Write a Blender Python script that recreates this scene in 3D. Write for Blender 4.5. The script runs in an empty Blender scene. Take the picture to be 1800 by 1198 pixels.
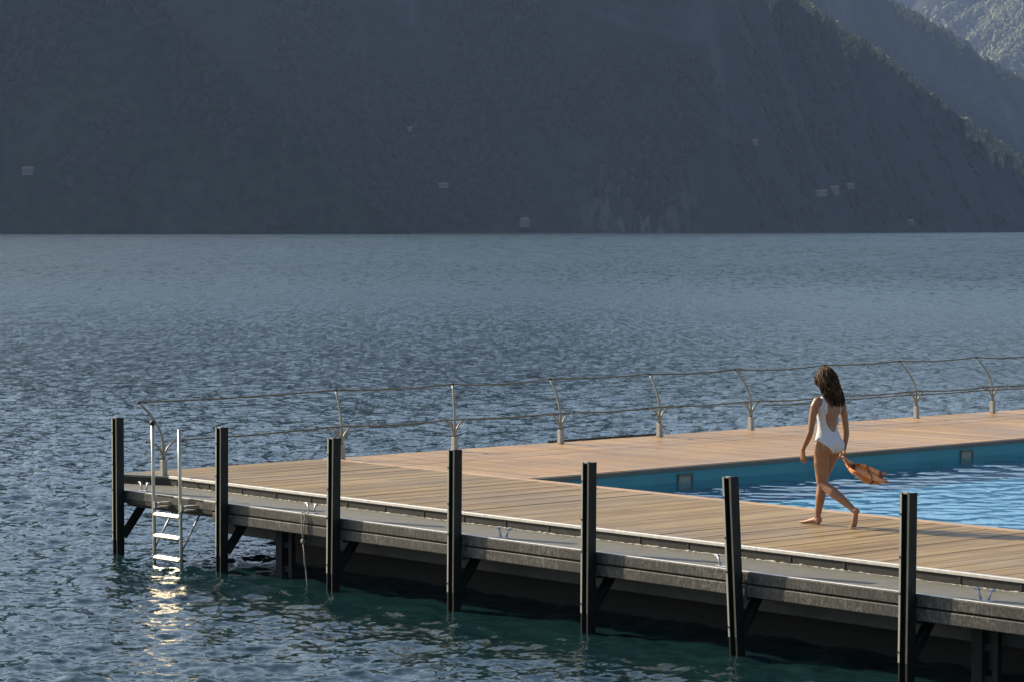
import bpy, math, random
import numpy as np
from mathutils import Vector, Matrix, noise as mnoise
random.seed(7); RNG = np.random.default_rng(11)
R = math.radians
scene = bpy.context.scene
COL = scene.collection

# ------------------------------------------------------------------ helpers
class MB:
    """collects shapes; build() links them as one mesh object"""
    def __init__(s): s.v = []; s.f = []; s.tone = []
    def add(s, vs, fs, tone=0.5):
        o = len(s.v); s.v += [tuple(p) for p in vs]
        for f in fs: s.f.append(tuple(i + o for i in f)); s.tone.append(tone)
    def box(s, x0, x1, y0, y1, z0, z1, tone=0.5):
        s.add([(x0,y0,z0),(x1,y0,z0),(x1,y1,z0),(x0,y1,z0),(x0,y0,z1),(x1,y0,z1),(x1,y1,z1),(x0,y1,z1)],
              [(3,2,1,0),(4,5,6,7),(0,1,5,4),(1,2,6,5),(2,3,7,6),(3,0,4,7)], tone)
    def prism(s, poly, z0, z1, tone=0.5):
        n = len(poly)
        vs = [(p[0],p[1],z0) for p in poly] + [(p[0],p[1],z1) for p in poly]
        fs = [tuple(range(n-1,-1,-1)), tuple(range(n,2*n))] + [(i,(i+1)%n,n+(i+1)%n,n+i) for i in range(n)]
        s.add(vs, fs, tone)
    def rings(s, rings, tone=0.5, cap=True):
        n = len(rings[0]); vs = [p for r in rings for p in r]; fs = []
        for k in range(len(rings)-1):
            for i in range(n):
                j = (i+1) % n
                fs.append((k*n+i, k*n+j, (k+1)*n+j, (k+1)*n+i))
        if cap:
            fs.append(tuple(range(n-1,-1,-1))); fs.append(tuple(range((len(rings)-1)*n, len(rings)*n)))
        s.add(vs, fs, tone)
    def tube(s, pts, rad, n=10, flat=None, tone=0.5, up=None):
        pts = [Vector(p) for p in pts]; m = len(pts)
        if not hasattr(rad, '__len__'): rad = [rad]*m
        rs = []; prev = Vector(up) if up is not None else None
        for i, p in enumerate(pts):
            t = (pts[min(i+1,m-1)] - pts[max(i-1,0)]).normalized()
            if prev is None: prev = Vector((0,0,1)) if abs(t.z) < .9 else Vector((1,0,0))
            u = (prev - t*prev.dot(t)).normalized(); w = t.cross(u); prev = u
            r = rad[i]; a, b = (r if hasattr(r,'__len__') else (r, r))
            if flat: b = b*flat
            rs.append([p + u*(a*math.cos(2*math.pi*k/n)) + w*(b*math.sin(2*math.pi*k/n)) for k in range(n)])
        s.rings(rs, tone)
    def ell(s, c, r, nu=14, nv=10, rot=None, tone=0.5):
        c = Vector(c); rs = []
        for j in range(nv+1):
            th = math.pi*(0.02 + 0.96*j/nv)
            ring = []
            for i in range(nu):
                ph = 2*math.pi*i/nu
                q = Vector((r[0]*math.sin(th)*math.cos(ph), r[1]*math.sin(th)*math.sin(ph), -r[2]*math.cos(th)))
                if rot is not None: q = rot @ q
                ring.append(c + q)
            rs.append(ring)
        s.rings(rs, tone)
    def mesh(s, name, smooth=False):
        me = bpy.data.meshes.new(name); me.from_pydata(s.v, [], s.f); me.update()
        at = me.attributes.new('tone', 'FLOAT', 'FACE'); at.data.foreach_set('value', s.tone)
        if smooth: me.polygons.foreach_set('use_smooth', [True]*len(me.polygons))
        return me
    def build(s, name, mat, parent=None, smooth=False, bevel=0, loc=None):
        o = bpy.data.objects.new(name, s.mesh(name, smooth)); COL.objects.link(o)
        o.data.materials.append(mat)
        if parent: o.parent = parent
        if loc: o.location = loc
        if bevel:
            m = o.modifiers.new('edge', 'BEVEL'); m.width = bevel; m.segments = 2; m.limit_method = 'ANGLE'
        return o

def np_mesh(name, V, F, mat, tone=None, smooth=True):
    me = bpy.data.meshes.new(name); V = np.asarray(V, np.float32); F = np.asarray(F, np.int32)
    nf, k = F.shape
    me.vertices.add(len(V)); me.vertices.foreach_set('co', V.ravel())
    me.loops.add(nf*k); me.loops.foreach_set('vertex_index', F.ravel())
    me.polygons.add(nf); me.polygons.foreach_set('loop_start', np.arange(0, nf*k, k, dtype=np.int32))
    me.polygons.foreach_set('use_smooth', np.full(nf, smooth))
    me.update(calc_edges=True); me.validate()
    if tone is not None:
        at = me.attributes.new('tone', 'FLOAT', 'FACE'); at.data.foreach_set('value', np.asarray(tone, np.float32))
    o = bpy.data.objects.new(name, me); COL.objects.link(o); me.materials.append(mat)
    return o

def tag(o, label=None, cat=None, group=None, kind=None):
    for k, v in (('label',label),('category',cat),('group',group),('kind',kind)):
        if v: o[k] = v
    return o
def empty(name, loc, rz=0.0):
    o = bpy.data.objects.new(name, None); COL.objects.link(o); o.empty_display_size = .1
    o.location = loc; o.rotation_euler = (0,0,rz); return o
def copy_tree(o, parent=None):
    c = o.copy(); COL.objects.link(c)
    if parent: c.parent = parent
    for ch in [x for x in COL.objects if x.parent == o]: copy_tree(ch, c)
    return c

# ------------------------------------------------------------------ materials
class NT:
    def __init__(s, name):
        s.m = bpy.data.materials.new(name); s.m.use_nodes = True; s.t = s.m.node_tree
        s.b = s.t.nodes['Principled BSDF']; s.out = s.t.nodes['Material Output']
    def n(s, typ, **kw):
        nd = s.t.nodes.new(typ)
        for k, v in kw.items():
            if k in nd.inputs.keys(): nd.inputs[k].default_value = v
            else: setattr(nd, k, v)
        return nd
    def l(s, a, b): s.t.links.new(a, b)
    def coord(s, scale=(1,1,1), kind='Object', rot=(0,0,0)):
        tc = s.n('ShaderNodeTexCoord'); mp = s.n('ShaderNodeMapping'); mp.inputs['Scale'].default_value = scale
        mp.inputs['Rotation'].default_value = rot
        s.l(tc.outputs[kind], mp.inputs['Vector']); return mp.outputs['Vector']
    def noise(s, vec, scale, detail=3, rough=.55, dist=0):
        nd = s.n('ShaderNodeTexNoise'); nd.inputs['Scale'].default_value = scale; nd.inputs['Detail'].default_value = detail
        nd.inputs['Roughness'].default_value = rough; nd.inputs['Distortion'].default_value = dist
        s.l(vec, nd.inputs['Vector']); return nd.outputs['Fac']
    def ramp(s, fac, stops):
        r = s.n('ShaderNodeValToRGB'); e = r.color_ramp.elements
        while len(e) < len(stops): e.new(.5)
        for el, (p, c) in zip(e, stops):
            el.position = p; el.color = (*c, 1) if hasattr(c,'__len__') else (c,c,c,1)
        s.l(fac, r.inputs['Fac']); return r.outputs['Color']
    def mix(s, fac, a, b, mode='MIX'):
        m = s.n('ShaderNodeMix'); m.data_type = 'RGBA'; m.blend_type = mode
        for src, i in ((fac,0),(a,6),(b,7)):
            if hasattr(src, 'node'): s.l(src, m.inputs[i])
            elif i == 0: m.inputs[0].default_value = src
            else: m.inputs[i].default_value = (*src,1)
        return m.outputs[2]
    def math(s, op, a, b=0.5):
        m = s.n('ShaderNodeMath'); m.operation = op
        for i, src in enumerate((a,b)):
            if hasattr(src,'node'): s.l(src, m.inputs[i])
            else: m.inputs[i].default_value = src
        return m.outputs[0]
    def tone(s):
        a = s.n('ShaderNodeAttribute'); a.attribute_name = 'tone'; return a.outputs['Fac']
    def bump(s, h, strength=.3, dist=.01, normal=None):
        b = s.n('ShaderNodeBump'); b.inputs['Strength'].default_value = strength; b.inputs['Distance'].default_value = dist
        s.l(h, b.inputs['Height'])
        if normal is not None: s.l(normal, b.inputs['Normal'])
        return b.outputs['Normal']
    def fin(s, color=None, rough=None, normal=None, **kw):
        for src, k in ((color,'Base Color'),(rough,'Roughness'),(normal,'Normal')):
            if src is None: continue
            if hasattr(src,'node'): s.l(src, s.b.inputs[k])
            elif k == 'Base Color': s.b.inputs[k].default_value = (*src,1)
            else: s.b.inputs[k].default_value = src
        for k, v in kw.items(): s.b.inputs[k].default_value = v
        return s.m

def wood(name, c_dark, c_mid, c_light, along, gloss):
    t = NT(name)
    sc = (1.2, 22, 8) if along == 'x' else (22, 1.2, 8)
    grain = t.noise(t.coord(sc), 1.6, 5, .6, .3)
    blot = t.noise(t.coord((1,1,1)), .5, 6, .65)
    fine = t.noise(t.coord((2.5,60,20) if along == 'x' else (60,2.5,20)), 2.2, 3, .6)
    col = t.ramp(t.math('ADD', t.math('MULTIPLY', grain, .6), t.math('ADD', t.math('MULTIPLY', t.tone(), .26), .08)), [(.28,c_dark),(.5,c_mid),(.78,c_light)])
    col = t.mix(t.math('MULTIPLY', t.ramp(blot, [(.42,0),(.62,1)]), .55), col, tuple(x*.58 for x in c_mid))
    col = t.mix(t.math('MULTIPLY', t.ramp(fine, [(.6,0),(.75,1)]), .35), col, tuple(x*.55 for x in c_dark))
    ro = t.ramp(t.noise(t.coord((1,1,1)), .8, 4), [(.35,gloss),(.7,gloss+.22)])
    return t.fin(col, ro, t.bump(grain, .25, .004))

def steel(name, base, light, rust=(.10,.055,.03), scale=14, rough=.5, metal=0.0, streak=True, lo=.45, hi=.75):
    t = NT(name)
    n1 = t.noise(t.coord((1,1,.25) if streak else (1,1,1)), scale, 6, .65)
    n2 = t.noise(t.coord((1,1,1)), 2.2, 4, .6)
    col = t.ramp(n1, [(lo,base),(hi,light)])
    col = t.mix(t.math('MULTIPLY', t.ramp(n2, [(.55,0),(.72,1)]), .4), col, rust)
    return t.fin(col, rough, t.bump(n1, .25, .003), Metallic=metal)

M = {}
M['deck_front'] = wood('weathered_boards', (.12,.072,.027), (.255,.170,.070), (.40,.285,.128), 'y', .42)
M['deck_back']  = wood('varnished_boards', (.21,.110,.040), (.385,.235,.100), (.55,.37,.175), 'x', .30)
M['coping']     = wood('coping_board', (.30,.17,.09), (.42,.27,.15), (.52,.36,.21), 'x', .4)
M['lip']        = wood('lip_board', (.12,.09,.06), (.17,.13,.09), (.22,.17,.12), 'y', .5)
M['post']       = steel('post_paint', (.010,.012,.010), (.024,.025,.021), (.085,.055,.032), 10, .6); M['post'].node_tree.nodes['Principled BSDF'].inputs['Specular IOR Level'].default_value = .25
M['edge'] = steel('post_sunlit_edge', (.36,.35,.28), (.48,.46,.37), (.22,.19,.13), 14, .45)  # pale colour stands for sunlight on the left flange edge
M['edge2'] = steel('post_faint_lit_edge', (.05,.052,.042), (.09,.09,.075), (.08,.07,.05), 14, .55)  # weaker sunlight on the right flange edge, also put into the colour
M['post_edge']  = steel('post_cap_steel', (.30,.29,.26), (.48,.47,.43), scale=20, rough=.4)
M['trim']       = steel('aluminium_trim', (.55,.54,.50), (.70,.69,.65), (.45,.43,.38), 18, .42, .6)
M['fascia']     = steel('fascia_paint', (.014,.013,.010), (.038,.035,.028), (.022,.017,.012), 9, .75, lo=.5, hi=.85)
M['ledge']      = steel('walkway_paint', (.115,.11,.085), (.155,.148,.115), (.10,.09,.07), 5, .6, streak=False)
M['sealant']    = steel('sealant', (.34,.33,.28), (.58,.56,.50), scale=30, rough=.8)
M['galv']       = steel('galvanised', (.40,.40,.37), (.55,.55,.51), (.28,.24,.19), 16, .42, .5)
M['ladder']     = steel('ladder_tube', (.44,.42,.36), (.54,.51,.44), (.36,.32,.25), 20, .42, .9)
M['glint_tread']      = steel('ladder_glint_tread', (.66,.61,.48), (.76,.70,.56), (.5,.44,.32), 20, .36, .9)
M['base']       = steel('sleeve_paint', (.29,.275,.24), (.37,.35,.31), (.22,.19,.15), 9, .5)
M['stem']       = steel('stem_paint', (.24,.225,.18), (.36,.34,.28), (.20,.12,.06), 16, .42, .3)
M['black']      = steel('black_rubber', (.015,.015,.016), (.03,.03,.03), scale=20, rough=.5)
M['concrete']   = steel('pontoon_concrete', (.045,.048,.045), (.075,.078,.073), (.05,.06,.05), 6, .8, streak=False)
M['under_shade']      = steel('underdeck_shade', (.004,.005,.0045), (.009,.011,.009), (.005,.006,.004), 8, .85, streak=False)  # near-black : the shade under the deck is put into this colour
M['cleat']      = steel('cleat_steel', (.34,.36,.40), (.50,.52,.55), (.25,.22,.18), 20, .4, .4)

def beam_mat():
    t = NT('edge_beam_weathered')
    n1 = t.noise(t.coord((3.2,3.2,1.5)), 7, 9, .78, 1.6)
    n2 = t.noise(t.coord((1,1,1)), 1.1, 5, .6)
    n3 = t.noise(t.coord((1,1,1)), 38, 4, .7)
    f = t.math('MULTIPLY', t.ramp(n1, [(.47,0),(.63,1)]), t.ramp(n2, [(.36,.12),(.66,1)]))
    col = t.mix(f, (.026,.025,.020), (.21,.20,.165))
    col = t.mix(t.math('MULTIPLY', t.ramp(n3, [(.6,0),(.72,1)]), .5), col, (.03,.03,.026))
    return t.fin(col, .6, t.bump(n1, .3, .004))
M['beam'] = beam_mat()
def rope_mat(name, a, b):
    t = NT(name); n1 = t.noise(t.coord((1,1,1)), 60, 2)
    return t.fin(t.ramp(n1, [(.35,a),(.65,b)]), .8)
M['rope'] = rope_mat('rope_fibre', (.07,.065,.045), (.17,.155,.11))
M['rope_light'] = rope_mat('pale_rope_fibre', (.22,.20,.14), (.36,.33,.25))

def pool_paint(name, a, b):
    t = NT(name); n1 = t.noise(t.coord((1,1,1)), 1.5, 5)
    return t.fin(t.ramp(n1, [(.35,a),(.65,b)]), .5)
M['pool_wall'] = pool_paint('pool_wall_paint', (.050,.215,.225), (.062,.245,.26))
M['pool_floor'] = pool_paint('pool_floor_paint', (.05,.335,.57), (.07,.38,.63))
M['skimmer'] = pool_paint('skimmer_plastic', (.24,.225,.155), (.30,.28,.20))

def pool_water_mat():
    t = NT('pool_water'); g = t.n('ShaderNodeBsdfGlass'); g.inputs['IOR'].default_value = 1.33; g.inputs['Roughness'].default_value = 0
    g.inputs['Color'].default_value = (.90,.97,.99,1)
    t.t.nodes.remove(t.b); t.l(g.outputs[0], t.out.inputs['Surface']); return t.m
M['pool_water'] = pool_water_mat()

def lake_mat():
    t = NT('lake_water')
    geo = t.n('ShaderNodeNewGeometry')
    gust = t.ramp(t.noise(t.coord((1,2.4,1)), .016, 5, .62), [(.3,.70),(.5,.92),(.7,1.12)])
    gust2 = t.ramp(t.noise(t.coord((1,1.4,1)), .0045, 4, .6), [(.32,.62),(.68,1.3)])
    def slope(vec, scale, detail, k):
        nd = t.n('ShaderNodeTexNoise'); nd.inputs['Scale'].default_value = scale; nd.inputs['Detail'].default_value = detail; nd.inputs['Distortion'].default_value = .6
        t.l(vec, nd.inputs['Vector'])
        a = t.n('ShaderNodeVectorMath'); a.operation = 'SUBTRACT'; t.l(nd.outputs['Color'], a.inputs[0]); a.inputs[1].default_value = (.5,.5,.5)
        b = t.n('ShaderNodeVectorMath'); b.operation = 'MULTIPLY'; t.l(a.outputs[0], b.inputs[0]); b.inputs[1].default_value = (k,k,0)
        return b.outputs[0]
    def add(a, b):
        v = t.n('ShaderNodeVectorMath'); v.operation = 'ADD'; t.l(a, v.inputs[0]); t.l(b, v.inputs[1]); return v.outputs[0]
    p = t.coord((1,1.35,1), rot=(0,0,R(10)))
    d2 = t.n('ShaderNodeVectorMath'); d2.operation = 'LENGTH'; t.l(geo.outputs['Position'], d2.inputs[0])
    def ranged(vec, d0, d1):
        fr = t.n('ShaderNodeMapRange'); fr.inputs['From Min'].default_value = d0; fr.inputs['From Max'].default_value = d1; t.l(d2.outputs['Value'], fr.inputs['Value'])
        ws = t.n('ShaderNodeVectorMath'); ws.operation = 'SCALE'; t.l(vec, ws.inputs[0]); t.l(fr.outputs[0], ws.inputs['Scale']); return ws.outputs[0]
    wr = t.coord((1,.17,1), rot=(0,0,R(-6)))                         # longer wave trains and gust patches on the open lake
    far = ranged(slope(wr, 5.0, 3, .70), 40, 120)
    far = add(far, ranged(slope(wr, 1.9, 3, .95), 100, 220))
    far = add(far, ranged(slope(wr, .6, 3, 1.0), 200, 500))
    far = add(far, ranged(slope(t.coord((1,.10,1), rot=(0,0,R(5))),   .14, 4, 1.1), 550, 1300))
    micro = add(slope(p, 15.0, 3, .22), slope(p, 4.6, 3, .25))       # fine ripples : further out they merge into roughness
    micro3 = add(slope(p, 15.0, 3, .58), slope(p, 4.6, 3, .65))
    sm = add(add(add(micro, ranged(micro3, 170, 50)), slope(p, .9, 2, .14)), far)
    ds = t.n('ShaderNodeVectorMath'); ds.operation = 'DISTANCE'; t.l(geo.outputs['Position'], ds.inputs[0]); ds.inputs[1].default_value = (0, 30, 0)
    ch = t.n('ShaderNodeMapRange'); t.l(ds.outputs['Value'], ch.inputs['Value'])           # sheltered by the platform, choppier further out
    for k, v in (('From Min',7.0),('From Max',160.0),('To Min',.62),('To Max',2.3)): ch.inputs[k].default_value = v
    sc = t.n('ShaderNodeVectorMath'); sc.operation = 'SCALE'; t.l(sm, sc.inputs[0]); t.l(t.math('MULTIPLY', t.math('MULTIPLY', gust, gust2), ch.outputs[0]), sc.inputs['Scale'])
    nm = t.n('ShaderNodeVectorMath'); nm.operation = 'NORMALIZE'; t.l(add(geo.outputs['Normal'], sc.outputs[0]), nm.inputs[0])
    mr = t.n('ShaderNodeMapRange'); t.l(ds.outputs['Value'], mr.inputs['Value'])
    for k, v in (('From Min',15.0),('From Max',200.0),('To Min',.07),('To Max',.38)): mr.inputs[k].default_value = v
    return t.fin((.006,.022,.025), mr.outputs[0], nm.outputs[0], IOR=1.333)
M['lake'] = lake_mat()

def hill_mat(name, a, b, rock):
    t = NT(name); p = t.coord((1,1,1))
    n1 = t.noise(p, .10, 7, .7); n2 = t.noise(t.coord((1,1,.5), rot=(0,R(35),0)), .012, 6, .62, .8)
    col = t.ramp(n1, [(.35,a),(.65,b)])
    col = t.mix(t.math('MULTIPLY', t.ramp(n2, [(.56,0),(.70,1)]), .6), col, rock)
    vm = t.n('ShaderNodeVectorMath'); vm.operation = 'DISTANCE'; t.l(t.coord((1,.3,1)), vm.inputs[0]); vm.inputs[1].default_value = (98, 636, 20)
    near = t.ramp(t.math('DIVIDE', vm.outputs['Value'], 80.0), [(.15,1),(.75,0)])
    streak = t.ramp(t.noise(t.coord((1.6,.4,.45)), .09, 6, .7, 1.2), [(.46,0),(.60,1)])
    col = t.mix(t.math('MULTIPLY', t.math('MULTIPLY', near, streak), .5), col, (.20,.19,.17))
    return t.fin(col, .95, t.bump(n1, .6, 3.0), **{'Specular IOR Level': .1})
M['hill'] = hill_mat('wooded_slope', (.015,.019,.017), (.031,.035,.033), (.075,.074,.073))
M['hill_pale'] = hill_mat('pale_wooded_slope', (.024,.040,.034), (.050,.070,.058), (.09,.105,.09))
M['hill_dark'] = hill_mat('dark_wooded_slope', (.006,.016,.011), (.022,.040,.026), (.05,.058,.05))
def leaf_mat(name, a, b, c):
    t = NT(name); n1 = t.noise(t.coord((1,1,1)), .5, 4, .7)
    f = t.math('ADD', t.math('MULTIPLY', n1, .6), t.math('MULTIPLY', t.tone(), .45))
    return t.fin(t.ramp(f, [(.3,a),(.52,b),(.75,c)]), .9, **{'Specular IOR Level': .15})
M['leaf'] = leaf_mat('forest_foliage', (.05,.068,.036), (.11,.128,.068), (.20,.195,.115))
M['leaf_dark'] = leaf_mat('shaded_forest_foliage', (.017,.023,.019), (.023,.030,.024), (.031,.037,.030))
M['house_wall'] = pool_paint('house_plaster', (.10,.098,.09), (.14,.135,.125))
M['house_roof'] = pool_paint('house_roof_tiles', (.16,.09,.065), (.22,.12,.085))
M['house_window'] = NT('house_glass').fin((.05,.052,.055), .4)

# ------------------------------------------------------------------ camera, light, air
F_PX = 4750.0; CAM_Z = 4.0
cam = bpy.data.cameras.new('camera'); co = bpy.data.objects.new('camera', cam); COL.objects.link(co)
cam.sensor_width = 36.0; cam.lens = 36.0*F_PX/1800; cam.clip_start = .5; cam.clip_end = 20000
co.location = (0,0,CAM_Z); co.rotation_euler = (R(90) - math.atan(198/F_PX), 0, 0)
scene.camera = co

SUN_AZ, SUN_EL = R(-57.5), R(32)           # azimuth clockwise from +Y
w = bpy.data.worlds.new('World'); scene.world = w; w.use_nodes = True
nt = w.node_tree; bg = nt.nodes['Background']; sky = nt.nodes.new('ShaderNodeTexSky')
sky.sky_type = 'NISHITA'; sky.sun_disc = False; sky.sun_elevation = SUN_EL; sky.sun_rotation = SUN_AZ % (2*math.pi)
sky.air_density = 1.0; sky.dust_density = 1.6; sky.ozone_density = 1.0
nt.links.new(sky.outputs[0], bg.inputs['Color']); bg.inputs['Strength'].default_value = .108
sl = bpy.data.lights.new('sun', 'SUN'); so = bpy.data.objects.new('sun', sl); COL.objects.link(so)
sl.energy = 5.0; sl.angle = R(.5); sl.color = (1.0,.86,.66)
sd = Vector((math.sin(SUN_AZ)*math.cos(SUN_EL), math.cos(SUN_AZ)*math.cos(SUN_EL), math.sin(SUN_EL)))
so.rotation_euler = sd.to_track_quat('Z','Y').to_euler(); so.location = (-40,30,40)
sl.cycles.is_caustics_light = True
scene.view_settings.view_transform = 'Standard'; scene.view_settings.look = 'None'
scene.view_settings.exposure = 0.70; scene.view_settings.gamma = 1.0; scene.view_settings.use_curve_mapping = False
scene.render.engine = 'CYCLES'
scene.cycles.max_bounces = 8; scene.cycles.volume_bounces = 0; scene.cycles.use_denoising = True
scene.cycles.sample_clamp_indirect = 12

hz = NT('haze_air'); hz.t.nodes.remove(hz.b); pv = hz.n('ShaderNodeVolumePrincipled')
pv.inputs['Color'].default_value = (.44,.61,1.0,1); pv.inputs['Density'].default_value = 3.9e-5; pv.inputs['Anisotropy'].default_value = .2
hz.l(pv.outputs[0], hz.out.inputs['Volume'])
HB = MB(); HB.box(-4200,5200,-500,10200,-41,1000); ho = HB.build('haze', hz.m); tag(ho, kind='stuff')

# ------------------------------------------------------------------ platform frame
C0 = Vector((-4.85, 34.33, 0)); ANG = R(-48.6)
ad = Vector((math.cos(ANG), math.sin(ANG), 0)); bd = Vector((-ad.y, ad.x, 0))
def W(a, b, z=0.0): return C0 + ad*a + bd*b + Vector((0,0,z))
DZ = .90; LZ = .79; AL, BL = 21.0, 30.0
PA0, PA1, PB0, PB1 = 4.05, 17.0, 3.20, 26.0     # pool opening
pf = empty('bathing_platform', C0, ANG)
tag(pf, 'floating wooden bathing platform with a swimming pool let into its deck', 'platform')

m = MB(); x = .02                                                   # front boards run away from the front edge
pitch = .118
while x < AL:
    t = random.random(); dz = random.uniform(-.0025,.0025)
    y = .035; end = PB0 - .16
    cut = random.choice([None, random.uniform(.8,2.4)])
    segs = [(y,end)] if cut is None else [(y,cut-.002),(cut+.002,end)]
    for (s0,s1) in segs:
        m.box(x, x+pitch-.0045, s0, s1, DZ-.03, DZ+dz+random.uniform(-.001,.001), (t*.7 + random.random()*.3) if random.random() > .03 else -.25)
    x += pitch
m.build('front_decking', M['deck_front'], pf)
m = MB(); y = PB0 - .02                                             # pool side boards run towards the pool
while y < BL:
    t = random.random()
    cut = random.choice([None, None, random.uniform(1.0,2.8)])
    segs = [(.02,PA0-.16)] if cut is None else [(.02,cut-.002),(cut+.002,PA0-.16)]
    for (s0,s1) in segs:
        m.box(s0, s1, y, y+.135-.005, DZ-.03, DZ+random.uniform(-.002,.002), t*.75+random.random()*.25)
    y += .135
y = PB1 + .16
while y < BL:
    m.box(PA0-.156, AL, y, y+.13, DZ-.03, DZ+random.uniform(-.002,.002), random.random()); y += .135
x = PA1+.16
while x < AL:
    m.box(x, x+.13, PB0, PB1+.15, DZ-.03, DZ+random.uniform(-.002,.002), random.random()); x += .135
m.build('pool_side_decking', M['deck_back'], pf)
m = MB()                                                            # pale border boards round the pool and between the two zones
m.box(.02, PA0-.03, PB0-.155, PB0-.025, DZ-.03, DZ+.006, .7)
m.box(PA0-.027, PA1+.15, PB0-.155, PB0-.025, DZ-.03, DZ+.005, .55)
m.box(PA0-.155, PA0-.025, PB0-.021, PB1+.15, DZ-.03, DZ+.005, .6)
m.box(PA1+.025, PA1+.155, PB0-.021, PB1+.15, DZ-.03, DZ+.005, .6)
m.box(PA0-.02, PA1+.02, PB1+.025, PB1+.155, DZ-.03, DZ+.005, .6)
m.build('coping', M['coping'], pf, bevel=.004)
m = MB()                                                            # lip below the coping, darkened to stand for the overhang's shadow
m.box(PA0-.022, PA0+.025, PB0+.03, PB1-.03, DZ-.055, DZ-.004, .5)
m.box(PA0-.022, PA1+.02, PB0-.022, PB0+.025, DZ-.055, DZ-.004, .5)
m.box(PA0-.022, PA1+.02, PB1-.025, PB1+.022, DZ-.055, DZ-.004, .5)
m.build('pool_lip', M['lip'], pf)
# substructure sheet under boards
m = MB()
m.box(.03, AL, .03, PB0-.20, DZ-.10, DZ-.036); m.box(.03, PA0-.20, PB0-.197, BL, DZ-.10, DZ-.036)
m.box(PA0-.197, AL, PB1+.20, BL, DZ-.10, DZ-.036); m.box(PA1+.20, AL, PB0-.197, PB1+.197, DZ-.10, DZ-.036)
m.build('joists', M['fascia'], pf)
# edge trim and fascia : the corner flares outwards as in the photograph
def strip(mb, line, t, z0, z1):
    """vertical sheet of thickness t following a plan polyline, outwards = right of travel"""
    n = len(line); off = []
    for i in range(n):
        p0 = Vector(line[max(i-1,0)]); p1 = Vector(line[min(i+1,n-1)]); d = (p1-p0).normalized()
        off.append(Vector(line[i]) + Vector((d.y, -d.x))*t)
    for i in range(n-1):
        mb.prism([line[i], (off[i].x,off[i].y), (off[i+1].x,off[i+1].y), line[i+1]], z0, z1)
edge = [(.03,-.24),(.20,-.27),(.86,.0)] 
for k in range(1, 11): edge.append((.86+k*(AL-.86)/10, .0))
m = MB(); strip(m, [(e[0], e[1]+.035) for e in edge[2:]], .05, DZ-.022, DZ+.012); m.build('edge_trim', M['trim'], pf, bevel=.004)
m = MB(); strip(m, [(e[0], e[1]+.03) for e in edge], .03, LZ+.002, DZ-.0225)
for k in range(0, 30):
    xx = 1.0+k*.69; m.box(xx, xx+.03, -.006, -.0008, LZ+.01, DZ-.03)
m.build('front_fascia', M['fascia'], pf)
m = MB(); m.prism([(.03,.034),(.03,-.245),(.2,-.275),(.86,-.002),(.86,.034)], DZ-.022, DZ+.004); m.build('corner_plate', M['ledge'], pf, bevel=.003)
m = MB(); m.box(-.02, .019, -.2, BL, DZ-.20, DZ-.002); m.build('back_fascia', M['fascia'], pf, bevel=.004)
m = MB(); m.box(.0, .012, 7.15, 9.4, DZ-.0015, DZ+.028); m.build('raised_edging', M['black'], pf)
# walkway ledge
m = MB(); m.prism([(.92,-.725),(.22,-.36),(.2,-.28),(.86,-.005),(.86,.028),(AL,.028),(AL,-.725)], LZ-.05, LZ); m.build('walkway', M['ledge'], pf)
m = MB(); xx = 1.0; pa = []; ra = []                                # ragged white sealant in the joint
while xx < AL:
    pa.append((xx, -.010-random.uniform(0,.012), LZ+random.uniform(.001,.006))); r_ = random.choice([.002,.003,.005,.007,.011]); ra.append((r_, r_*1.3)); xx += random.uniform(.012,.05)
m.tube(pa, ra, 6); m.build('sealant_line', M['sealant'], pf)
m = MB(); m.box(.98, AL, -.785, -.728, .687, LZ+.003); m.build('upper_edge_beam', M['beam'], pf, bevel=.008)
m = MB(); m.box(1.0, AL, -.782, -.742, LZ+.0035, LZ+.010); m.build('beam_capping', M['trim'], pf, bevel=.003)
m = MB(); m.box(2.9, AL, -.790, -.728, .562, .672); m.build('lower_edge_beam', M['beam'], pf, bevel=.008)
m = MB(); m.box(.95, 2.9, -.780, -.73, .640, .685); m.build('end_edge_beam', M['fascia'], pf, bevel=.004)
m = MB(); m.box(1.0, AL, -.722, -.64, .60, LZ-.052); m.build('inner_beam', M['fascia'], pf)
m = MB(); m.box(2.5, AL-.5, -.34, -.22, .36, .735)
for k in range(8): m.box(3.0+k*2.07, 3.12+k*2.07, -.63, -.345, .50, .735)
m.build('concrete_edge', M['concrete'], pf, bevel=.01)
def pontoon():
    m = MB()
    prof = [(-2.0,3.6),(0.0,2.85),(.42,2.45),(.74,2.40)]            # (z, left end)
    rs = [[(a,.30,z),(AL-.6,.30,z),(AL-.6,BL-.5,z),(a,BL-.5,z)] for z, a in prof]
    m.rings(rs, cap=False); m.build('pontoon', M['under_shade'], pf)
pontoon()
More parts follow.
